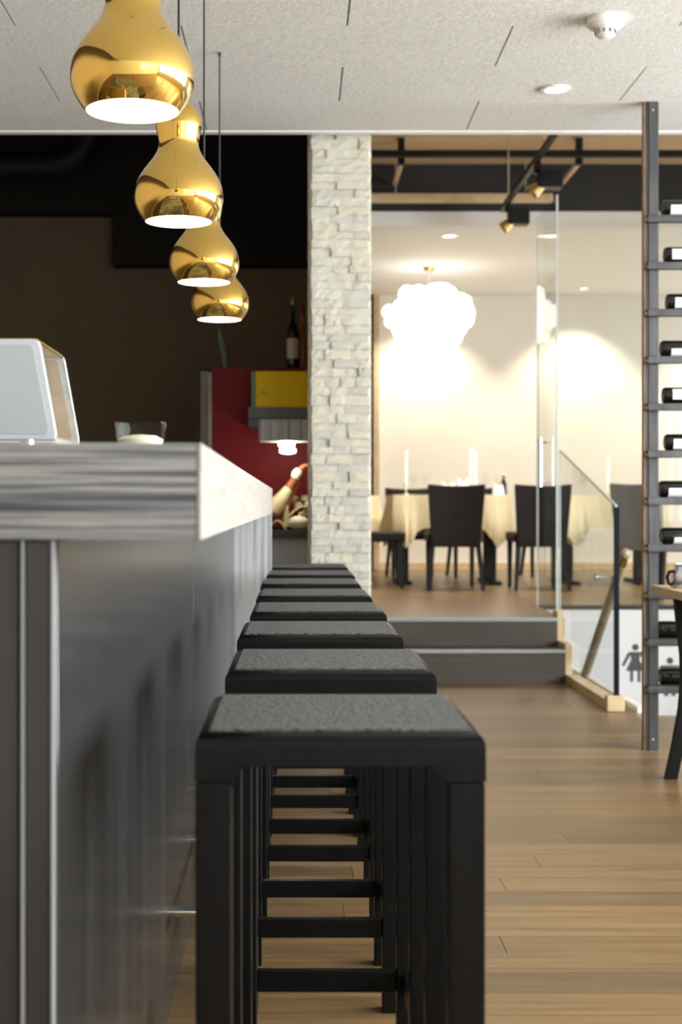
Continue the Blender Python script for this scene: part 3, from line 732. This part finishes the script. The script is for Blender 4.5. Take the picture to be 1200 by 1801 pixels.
# washroom pictograms
def pict(name, lbl, x, z, s, woman):
    mb = MB(); Y0, Y1 = 10.085, 10.0895
    X = lambda a: x+a*s
    Zf = lambda a: z+a*s
    mb.prism([(X(0.085*math.cos(2*PI*k/18)), Zf(0.91+0.085*math.sin(2*PI*k/18))) for k in range(18)], 'y', Y0, Y1)
    def poly(p): mb.prism([(X(a), Zf(c)) for a, c in p], 'y', Y0, Y1)
    if woman:
        poly([(-0.14, 0.79), (0.14, 0.79), (0.10, 0.60), (0.24, 0.30), (-0.24, 0.30), (-0.10, 0.60)])
        for g in (-1, 1):
            poly([(g*0.15, 0.79), (g*0.20, 0.76), (g*0.35, 0.44), (g*0.29, 0.42), (g*0.14, 0.70)])
            poly([(g*0.06, 0.30), (g*0.13, 0.30), (g*0.13, 0.02), (g*0.06, 0.02)])
    else:
        poly([(-0.22, 0.79), (0.22, 0.79), (0.16, 0.42), (-0.16, 0.42)])
        for g in (-1, 1):
            poly([(g*0.22, 0.79), (g*0.28, 0.74), (g*0.26, 0.42), (g*0.20, 0.42), (g*0.19, 0.65)])
            poly([(g*0.03, 0.42), (g*0.15, 0.42), (g*0.14, 0.0), (g*0.05, 0.0)])
    tag(mb.build(name, 'sign_grey'), lbl, 'sign', 'washroom pictograms')
pict('woman_pictogram', 'grey woman pictogram on the white stairwell wall', 2.405, -0.165, 0.275, True)
pict('man_pictogram', 'grey man pictogram on the white stairwell wall behind the wine rack', 2.65, -0.26, 0.275, False)

# ================================================================== WINE RACK
rk = thing('wine_rack', 'tall dark steel ladder wine rack running from floor to ceiling', 'wine rack', (1.95, 6.37, 0))
for x in (1.587, 2.36):
    p = bx(x-0.030, x+0.030, 6.355, 6.395, 0.0, 2.899).build('post', 'steel_dark', rk, bevel=0.003)
    bx(x-0.034, x-0.0305, 6.35, 6.395, 0.0, 2.899).build('edge_strip', 'steel_edge', p)
    bx(x-0.012, x+0.030, 6.349, 6.3545, 0.0, 2.899).build('flange', 'steel_dark', p)
    for zz in (0.05, 2.86): MB().lathe([(0.005, 6.345), (0.006, 6.349)], (x+0.004, 0, zz), 12, 'y').build('screw', 'chrome', p)
RZ = [2.371-0.2095*k for k in range(11)]
for zz in RZ:
    r_ = bx(1.560, 2.40, 6.312, 6.349, zz-0.0165, zz+0.0165).build('rung', 'steel_dark', rk, bevel=0.004)
    bx(1.62, 2.33, 6.349, 6.42, zz+0.0095, zz+0.0165).build('cradle', 'steel_dark', r_)
    MB().ball((1.557, 6.33, zz-0.004), 0.011, 8).build('bolt', 'steel_edge', r_, smooth=True)
LR = [0]; LX = [0.05]
def wine(x, z, labelmat, capmat, lbl):
    r = 0.0375; yc = 6.372
    b_ = thing('wine_bottle', lbl, 'bottle', (x, yc, z), 'wine bottles on the ladder rack')
    MB().lathe([(0.012, 0.012), (r*0.86, 0.0), (r, 0.008), (r, 0.185), (r*0.85, 0.205), (r*0.42, 0.235), (0.0145, 0.25), (0.014, 0.30), (0.0155, 0.302), (0.0155, 0.312)],
               (x, yc, z+r), 24, 'x').build('glass_body', 'bottle_dark', b_, smooth=True)
    if labelmat:
        lbm = MB(); A0, A1 = math.radians(-195-LR[0]), math.radians(-120-LR[0]); NA = 10
        for xx in (LX[0], 0.15):
            for q in range(NA+1):
                a = A0+(A1-A0)*q/NA; lbm.v.append((x+xx, yc+r*1.012*math.cos(a), z+r+r*1.012*math.sin(a)))
        for q in range(NA): lbm.f.append((q, q+1, NA+2+q, NA+1+q))
        lbm.build('label', labelmat, b_, smooth=True)
    MB().lathe([(0.0158, 0.255), (0.0165, 0.314), (0.001, 0.315)], (x, yc, z+r), 16, 'x').build('capsule', capmat, b_, smooth=True)
ord10 = ['topmost rung in view', 'second rung from the top', 'third rung from the top', 'fourth rung from the top', 'fifth rung from the top', 'sixth rung from the top',
         'seventh rung from the top', 'eighth rung, just above the table', None, 'next-to-lowest rung, below the table', 'lowest rung, before the man sign']
for k, zz in enumerate(RZ):
    if ord10[k] is None: continue
    LR[0] = (0, 25, 10, -20, 30, 5, -10, -25, 0, 0, 0)[k]; LX[0] = (0.03, 0.026, 0.03, 0.04, 0.036, 0.03, 0.035, 0.05, 0, 0, 0)[k]
    lm = 'label_white' if k < 8 else ('label_white' if k == 10 else None)
    wine(1.640+0.012*((k*7) % 3)-0.004*k*0.6, zz+0.0168, lm if k != 10 else None, ['capsule_red', 'capsule_gold', 'black_metal'][k % 3], 'dark wine bottle lying on the rack, ' + ord10[k])

# ================================================================== TABLE AT THE RIGHT
tb = thing('wooden_table', 'light wooden table with a curved black leg at the right edge', 'table', (1.85, 5.3, 0))
bx(1.458, 2.25, 4.95, 5.85, 0.735, 0.768).build('table_top', 'table_oak', tb, bevel=0.003)
def tleg(x, y, sx):
    mb = MB(); prof3 = [(0.0, 0.735), (0.012, 0.62), (0.026, 0.50), (0.030, 0.40), (0.020, 0.28), (-0.005, 0.14), (-0.035, 0.0)]
    for i in range(len(prof3)-1):
        (a, z1), (b2, z0) = prof3[i], prof3[i+1]; w0 = 0.023; 
        mb.add([(x+sx*a-w0, y-0.018, z1), (x+sx*a+w0, y-0.018, z1), (x+sx*a+w0, y+0.018, z1), (x+sx*a-w0, y+0.018, z1),
                (x+sx*b2-w0, y-0.018, z0), (x+sx*b2+w0, y-0.018, z0), (x+sx*b2+w0, y+0.018, z0), (x+sx*b2-w0, y+0.018, z0)],
               [(0,1,5,4),(1,2,6,5),(2,3,7,6),(3,0,4,7)] + ([(0,3,2,1)] if i == 0 else []) + ([(4,5,6,7)] if i == len(prof3)-2 else []))
    mb.build('leg', 'black_leg', tb)
tleg(1.535, 5.70, 1); tleg(1.68, 5.05, 1); tleg(2.18, 5.70, -1); tleg(2.18, 5.05, -1)
jg = thing('metal_jug', 'shiny steel jug with black handle on the wooden table', 'jug', (1.552, 5.66, 0.7685))
JX, JY, JZ = 1.552, 5.66, 0.7685
MB().lathe([(0.055, JZ), (0.058, JZ+0.01), (0.055, JZ+0.05), (0.046, JZ+0.085), (0.048, JZ+0.095), (0.044, JZ+0.095), (0.042, JZ+0.085), (0.05, JZ+0.04), (0.002, JZ+0.012)], (JX, JY, 0), 32, cap=False).build('body', 'steel_bright', jg, smooth=True)
MB().tube([(JX-0.052, JY, JZ+0.065), (JX-0.068, JY, JZ+0.062), (JX-0.076, JY, JZ+0.04), (JX-0.070, JY, JZ+0.016), (JX-0.054, JY, JZ+0.012)], 0.007, 8).build('handle', 'black_metal', jg, smooth=True)

# ================================================================== DINING ROOM
FZ = 0.38
def chair(x, y, rot, lbl, mat='chair_leather'):
    c = thing('dining_chair', lbl, 'chair', (0, 0, 0), 'dining room chairs')
    W = 0.24
    bx(-W+0.015, W-0.015, -0.20, 0.25, 0.40, 0.485).build('seat', mat, c, bevel=0.02, seg=3)
    # slightly curved, flared back
    mb = MB(); N = 8; rows = 7
    for side in (0, 1):
        for j in range(rows):
            u = j/(rows-1); zz = 0.36+0.515*u; hw = W*(0.86+0.14*u)
            for i in range(N+1):
                t_ = -1+2*i/N
                yy = -0.235-0.06*u + 0.035*t_*t_*-0.6 + (0.055 if side else 0)
                zt = zz + (0.014*t_*t_ if j == rows-1 else 0)
                mb.v.append((hw*t_, yy, zt))
    S = rows*(N+1)
    for j in range(rows-1):
        for i in range(N):
            a = j*(N+1)+i; mb.f.append((a, a+1, a+N+2, a+N+1)); mb.f.append((S+a, S+a+N+1, S+a+N+2, S+a+1))
    for i in range(N):
        mb.f.append((i, S+i, S+i+1, i+1)); a = (rows-1)*(N+1)+i; mb.f.append((a, a+1, S+a+1, S+a))
    for j in range(rows-1):
        a = j*(N+1); mb.f.append((a, a+N+1, S+a+N+1, S+a)); a += N; mb.f.append((a, S+a, S+a+N+1, a+N+1))
    mb.build('backrest', mat, c, bevel=0.012, seg=2)
    for sx in (-1, 1):
        for (y0, y1, xs) in ((-0.19, -0.27, 0.035), (0.21, 0.22, 0.0)):
            xt = sx*(W-0.05); xb = xt+sx*xs; w0, w1 = 0.021, 0.015
            MB().add([(xt-w0, y0-w0, 0.40), (xt+w0, y0-w0, 0.40), (xt+w0, y0+w0, 0.40), (xt-w0, y0+w0, 0.40),
                      (xb-w1, y1-w1, 0), (xb+w1, y1-w1, 0), (xb+w1, y1+w1, 0), (xb-w1, y1+w1, 0)],
                     [(0,3,2,1),(4,5,6,7),(0,1,5,4),(1,2,6,5),(2,3,7,6),(3,0,4,7)]).build('leg', 'chair_leg', c)
    c.location = (x, y, FZ+0.0005); c.rotation_euler = (0, 0, rot)
    return c
chair(1.335, 12.15, 0.0, 'dark brown dining chair with its back to us before the middle table')
chair(2.05, 12.15, 0.03, 'dark brown dining chair with its back to us, partly behind the glass door')
chair(0.67, 12.26, -1.55, 'dark brown dining chair turned sideways next to the pillar')
chair(1.14, 14.20, PI, 'dark dining chair facing us behind the left part of the middle table')
chair(1.75, 14.15, PI, 'dark dining chair facing us behind the right part of the middle table')
chair(2.50, 14.15, PI, 'dark dining chair facing us behind the right table')
chair(2.84, 11.15, -0.9, 'grey-backed dining chair beside the wine rack post, above the stairwell', 'grey_leather')
def cloth_table(x0, x1, y0, y1, lbl, clbl):
    h = FZ+0.80
    t_ = thing('dining_table', lbl, 'table', ((x0+x1)/2, (y0+y1)/2, FZ), 'dining tables')
    bx(x0, x1, y0, y1, h-0.03, h).build('table_top', 'chair_leg', t_)
    for x in (x0+0.11, x1-0.11):
        bx(x-0.055, x+0.055, (y0+y1)/2-0.05, (y0+y1)/2+0.05, FZ+0.03, h-0.03).build('pedestal', 'chair_leg', t_, bevel=0.006)
        bx(x-0.06, x+0.06, y0+0.1, y1-0.1, FZ, FZ+0.03).build('foot', 'chair_leg', t_, bevel=0.006)
    # draped cloth: rectangle perimeter, long folds at the corners
    mb = MB(); ring = []; per = 160
    cx, cy = (x0+x1)/2, (y0+y1)/2; hx, hy = (x1-x0)/2+0.004, (y1-y0)/2+0.004
    T = 2*(hx+hy)*2
    for k in range(per):
        s = T*k/per
        if s < 2*hx: p = (cx-hx+s, cy-hy); nrm = (0, -1); dcor = min(s, 2*hx-s)
        elif s < 2*hx+2*hy: q = s-2*hx; p = (cx+hx, cy-hy+q); nrm = (1, 0); dcor = min(q, 2*hy-q)
        elif s < 4*hx+2*hy: q = s-2*hx-2*hy; p = (cx+hx-q, cy+hy); nrm = (0, 1); dcor = min(q, 2*hx-q)
        else: q = s-4*hx-2*hy; p = (cx-hx, cy+hy-q); nrm = (-1, 0); dcor = min(q, 2*hy-q)
        cw = math.exp(-((dcor-0.11)/0.085)**2)
        # outward direction blends to the diagonal at the corners
        dg = Vector((p[0]-cx, p[1]-cy, 0)); dg = Vector((math.copysign(0.7, dg.x), math.copysign(0.7, dg.y), 0))
        ck = math.exp(-(dcor/0.03)**2); nv = (Vector((*nrm, 0))*(1-ck) + dg*ck)
        drop = 0.29 + 0.17*cw + 0.02*cw*math.sin(s*85)
        wav = 0.010*math.sin(s*22) + 0.028*cw*(1+math.sin(s*85))
        ring.append((Vector((p[0], p[1], 0)), nv, drop, wav, cw))
    levels = 7
    for j in range(levels):
        u = j/(levels-1)
        for p, nv, drop, wav, cw in ring:
            out = 0.004 + u*(0.012+0.055*cw*math.sin(PI*min(1, u*0.8))) + wav*u
            q = p + nv*out; mb.v.append((q.x, q.y, h+0.004-drop*u**1.0))
    for j in range(levels-1):
        for k in range(per): mb.f.append((j*per+k, j*per+(k+1) % per, (j+1)*per+(k+1) % per, (j+1)*per+k))
    mb.f.append(tuple(range(per)))
    tag(mb.build('tablecloth', 'linen', smooth=True), clbl, 'tablecloth', 'cream tablecloths')
    return h+0.006
TH1 = cloth_table(0.86, 1.88, 12.55, 13.55, 'dining table under cream cloth in the middle of the raised room', 'cream tablecloth with drooping corners on the middle dining table')
cloth_table(2.36, 3.26, 12.55, 13.55, 'dining table under cream cloth behind the glass balustrade', 'cream tablecloth on the table behind the glass balustrade')
cloth_table(0.47, 0.79, 13.75, 14.35, 'dining table under cream cloth half hidden by the pillar', 'cream tablecloth on the table half hidden by the pillar')
def candle(x, y, z, h, lbl):
    c = thing('candlestick', lbl, 'candle', (x, y, z), 'table candles')
    MB().lathe([(0.035, z), (0.03, z+0.008), (0.006, z+0.02), (0.006, z+0.07), (0.014, z+0.08), (0.014, z+0.10)], (x, y, 0), 16).build('holder', 'steel_bright', c, smooth=True)
    MB().lathe([(0.011, z+0.10), (0.011, z+h), (0.003, z+h+0.004)], (x, y, 0), 14).build('taper', 'candle', c, smooth=True)
TZ = TH1
candle(1.00, 13.0, TZ, 0.40, 'tall white candle at the left of the middle table')
candle(1.60, 13.05, TZ, 0.42, 'tall white candle behind the right shoulder of the nearest dining chair')
candle(1.66, 13.2, TZ, 0.40, 'second tall white candle right beside another behind the dining chair')
candle(2.85, 13.0, TZ, 0.36, 'tall white candle on the table behind the glass balustrade')
def wineglass(x, y, z, lbl):
    g = thing('wine_glass', lbl, 'glass', (x, y, z), 'wine glasses on the dining tables')
    MB().lathe([(0.034, z+0.001), (0.004, z+0.008), (0.004, z+0.08), (0.022, z+0.10), (0.036, z+0.135), (0.030, z+0.19)], (x, y, 0), 18, cap=False).build('bowl_and_stem', 'thin_glass', g, smooth=True)
for x, y, l in ((1.05, 12.8, 'wine glass at the left front of the middle table'), (1.20, 13.15, 'wine glass at the left back of the middle table'), (1.70, 12.8, 'wine glass at the right front of the middle table'),
                (1.86, 13.1, 'wine glass at the right end of the middle table'), (2.60, 12.9, 'wine glass on the table behind the balustrade')):
    wineglass(x, y, TZ, l)
def napkin(x, y, z, w_, h, lbl):
    mb = MB(); n_ = 14
    for k in range(n_):
        a = 2*PI*k/n_; r = w_/2*(1+0.12*math.cos(3*a)); mb.v.append((x+r*math.cos(a), y+r*0.6*math.sin(a), z))
    for k in range(n_):
        a = 2*PI*k/n_; r = w_/2*0.72; mb.v.append((x+r*math.cos(a), y+r*0.45*math.sin(a), z+h*(0.8+0.2*math.cos(2*a))))
    for k in range(n_): mb.f.append((k, (k+1) % n_, n_+(k+1) % n_, n_+k))
    mb.f.append(tuple(range(n_))[::-1]); mb.f.append(tuple(range(n_, 2*n_)))
    tag(mb.build('folded_napkin', 'napkin', smooth=True), lbl, 'napkin', 'folded napkins')
napkin(1.36, 12.8, TZ, 0.15, 0.12, 'white folded napkin standing behind the nearest dining chair back')
napkin(1.50, 12.85, TZ, 0.13, 0.16, 'taller pale napkin right of the other behind the nearest chair back')
napkin(1.80, 12.68, TZ, 0.10, 0.10, 'small white napkin at the right corner of the middle table')
dbt = thing('table_bottle', 'small dark bottle at the right end of the middle table', 'bottle', (1.88, 12.95, TZ))
MB().lathe([(0.028, TZ), (0.03, TZ+0.01), (0.03, TZ+0.10), (0.012, TZ+0.14), (0.012, TZ+0.19)], (1.88, 12.9, 0), 16).build('glass_body', 'bottle_dark', dbt, smooth=True)
MB().lathe([(0.014, TZ+0.18), (0.014, TZ+0.20)], (1.88, 12.9, 0), 12).build('cap', 'label_white', dbt)
# cloud lamp
cl = thing('cloud_lamp', 'fluffy white cloud-shaped pendant lamp in the dining room', 'lamp', (1.30, 13.75, 2.6))
mb = MB(); rng = random.Random(3)
lobes = [(-0.30, 0, -0.02, 0.17), (-0.14, 0.05, 0.06, 0.24), (0.08, -0.03, 0.09, 0.26), (0.27, 0.03, 0.02, 0.19), (-0.05, 0.0, -0.12, 0.22), (0.16, 0.05, -0.12, 0.19), (-0.24, -0.04, -0.13, 0.14), (0.0, -0.12, 0.0, 0.22)]
for lx, ly, lz, lr in lobes:
    for q in range(16):
        th = rng.uniform(0, 2*PI); ph = math.acos(rng.uniform(-1, 1)); d = lr*0.72
        mb.ball((1.30+lx+d*math.sin(ph)*math.cos(th), 13.75+ly+d*math.sin(ph)*math.sin(th), 2.93+lz+d*math.cos(ph)), lr*rng.uniform(0.28, 0.42), 6)
    mb.ball((1.30+lx, 13.75+ly, 2.93+lz), lr*0.85, 8)
mb.build('fluff', 'cloud_fluff', cl, smooth=True)
MB().tube([(1.28, 13.75, 3.1), (1.28, 13.75, 3.385)], 0.004, 6).build('cord', 'white_gloss', cl)
MB().lathe([(0.055, 3.39), (0.05, 3.36), (0.015, 3.345)], (1.28, 13.75, 0), 20).build('canopy', 'brass', cl, smooth=True)
# ceiling downlights of the dining room, with their light
def spot(x, y, z, tx, ty, tz, power, size, col=(1.0, 0.84, 0.62), blend=0.6, rad=0.04):
    l = bpy.data.lights.new('downlight_beam', 'SPOT'); l.energy = power; l.spot_size = math.radians(size); l.spot_blend = blend; l.color = col; l.shadow_soft_size = rad
    o = bpy.data.objects.new('downlight_beam', l); COL.objects.link(o); o.location = (x, y, z)
    o.rotation_euler = Vector((tx-x, ty-y, tz-z)).to_track_quat('-Z', 'Y').to_euler()
for x, y, l in ((1.30, 12.1, 'left dining ceiling downlight in front of the cloud lamp'), (2.17, 12.1, 'right dining ceiling downlight in front of the cloud lamp')):
    downlight('dining_downlight', x, y, 3.39, 0.08, l, 'dining room downlights'); spot(x, y, 3.37, x, y+0.1, 0.4, 230, 130, (1.0, 0.90, 0.75))
for k, x in enumerate((1.36, 3.04, 4.7)):
    downlight('wall_washer', x, 15.05, 3.39, 0.06, ('wall-washing downlight above the left light pool', 'wall-washing downlight above the right light pool', 'wall-washing downlight at the far right of the dining room')[k], 'wall washers')
    spot(x, 15.05, 3.37, x, 15.35, 1.6, 150, 100, (1.0, 0.86, 0.64), 0.6, 0.05)
struct(bx(0.84, 0.90, 15.48, 15.60, 0.38, 3.39).build('trim_5', 'oak_trim'))
struct(bx(0.74, 0.838, 15.50, 15.60, 0.38, 3.39).build('trim_6', 'black_paint'))
